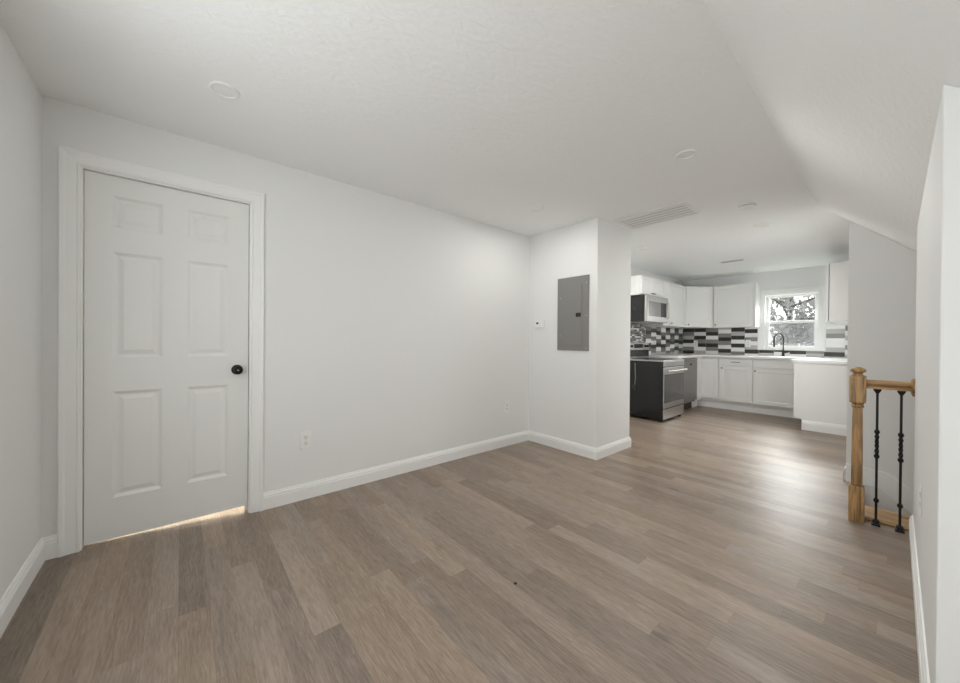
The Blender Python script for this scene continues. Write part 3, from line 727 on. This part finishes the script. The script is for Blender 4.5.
def baluster(y, label):
    t = thing('baluster', label, 'baluster', (NX, y, 0), 'balusters of the short railing')
    bm = bmesh.new(); rr = .0068
    rows = []
    z0, z1, ta, tb = .012, .889, .47, .60
    N = 60
    for i in range(N+1):
        z = z0 + (z1-z0)*i/N; f_ = min(1, max(0, (z-ta)/(tb-ta))); a = f_*math.pi*2
        bulge = 1.0 + (.35*abs(math.sin(f_*math.pi*3)) if 0 < f_ < 1 else 0)
        rows.append([bm.verts.new((NX+rr*bulge*1.25*math.cos(a+math.pi/4+k*math.pi/2), y+rr*bulge*1.25*math.sin(a+math.pi/4+k*math.pi/2), z)) for k in range(4)])
    for r0, r1 in zip(rows, rows[1:]):
        for k in range(4): bm.faces.new((r0[k], r0[(k+1) % 4], r1[(k+1) % 4], r1[k]))
    bm.faces.new(rows[0]); bm.faces.new(rows[-1])
    obj('bar', bm, BLACK, t)
    f2 = lambda a, b, h: (NX+a, y+b, h)
    for zc in (.165, .455, .615): obj('knuckle', lathe(bmesh.new(), [(.008, zc-.014), (.0125, zc-.006), (.0135, zc), (.0125, zc+.006), (.008, zc+.014)], f2, 14), BLACK, t, smooth=True)
    bm = bmesh.new()
    def sqp(prof):
        rings = [[bm.verts.new((NX+a*w, y+b*w, z)) for a, b in ((-1, -1), (1, -1), (1, 1), (-1, 1))] for w, z in prof]
        for r0, r1 in zip(rings, rings[1:]):
            for i in range(4): bm.faces.new((r0[i], r0[(i+1) % 4], r1[(i+1) % 4], r1[i]))
        bm.faces.new(rings[0]); bm.faces.new(rings[-1])
    sqp([(.020, .001), (.020, .010), (.014, .013), (.013, .022), (.017, .026), (.016, .032), (.009, .040)])
    obj('base_shoe', bm, BLACK, t, bevel=.0015)
    bm = bmesh.new(); sqp([(.008, .868), (.010, .874), (.018, .889), (.0185, .8965)]); obj('top_shoe', bm, BLACK, t, bevel=.0015)
baluster(.075, 'black iron baluster nearer the oak newel post')
baluster(-.026, 'black iron baluster nearer the right wall')

# speck on the floor
bm = lathe(bmesh.new(), [(.006, .0005), (.007, .003), (.004, .006), (0, .007)], lambda a, b, h: (1.257+a*1.3, 1.200+b, h), 10)
tag(obj('floor_speck', bm, SPECK, smooth=True), 'tiny black speck of debris on the open floor boards', 'debris')

# ------------------------------------------------------------------ garden beyond the kitchen window
struct('ground', bx(8.3, 60, -30, 40, -3.1, -3.0), GROUND)
def tree(loc, h, cz, crown, n, label, leaf, rs, ls=.16):
    rnd = random.Random(rs)
    t = thing('tree', label, 'tree', loc, 'trees outside the kitchen window')
    bm = bmesh.new(); L0 = Vector(loc); C0 = Vector((loc[0], loc[1], cz))
    tube(bm, [L0, L0+Vector((.05, .03, h*.5)), L0+Vector((0, 0, h))], [.16, .11, .04], 10)
    for k in range(9):
        a = rnd.uniform(0, 6.28); z = rnd.uniform(-.8, .3)*crown[2]
        e = Vector((math.cos(a)*crown[0]*.8, math.sin(a)*crown[1]*.8, z+.35*crown[2]))
        tube(bm, [C0+Vector((0, 0, z)), C0+Vector((e.x*.5, e.y*.5, z+.15*crown[2])), C0+e], [.05, .035, .012], 6)
    obj('trunk', bm, BARK, t)
    bm = bmesh.new()
    def ball(r=1):
        while True:
            v = Vector((rnd.uniform(-1, 1), rnd.uniform(-1, 1), rnd.uniform(-1, 1)))
            if v.length < 1: return v*r
    cl = [ball(.82) for _ in range(46)]
    for i in range(n):
        q = rnd.choice(cl) + ball(.18)
        c = C0 + Vector((q.x*crown[0], q.y*crown[1], q.z*crown[2]))
        a = ball().normalized(); b = a.orthogonal().normalized(); s = ls*rnd.uniform(.6, 1.2)
        bm.faces.new([bm.verts.new(c + a*s*p + b*s*q_) for p, q_ in ((-1, 0), (0, -.45), (1, 0), (0, .45))])
    obj('foliage', bm, leaf, t)
tree((18.5, 2.7, -3), 6.2, 2.5, (1.6, 2.2, 1.7), 2300, 'open-crowned tree in the upper half of the kitchen window', LEAF1, 1, .13)
tree((13.2, 2.55, -3), 4.4, .5, (.8, .62, 1.35), 3600, 'dense dark bush in the lower left of the kitchen window', LEAF2, 2, .12)
tree((13.2, 1.20, -3), 4.4, .5, (.8, .62, 1.35), 3600, 'dense dark bush in the lower right of the kitchen window', LEAF2, 5, .12)
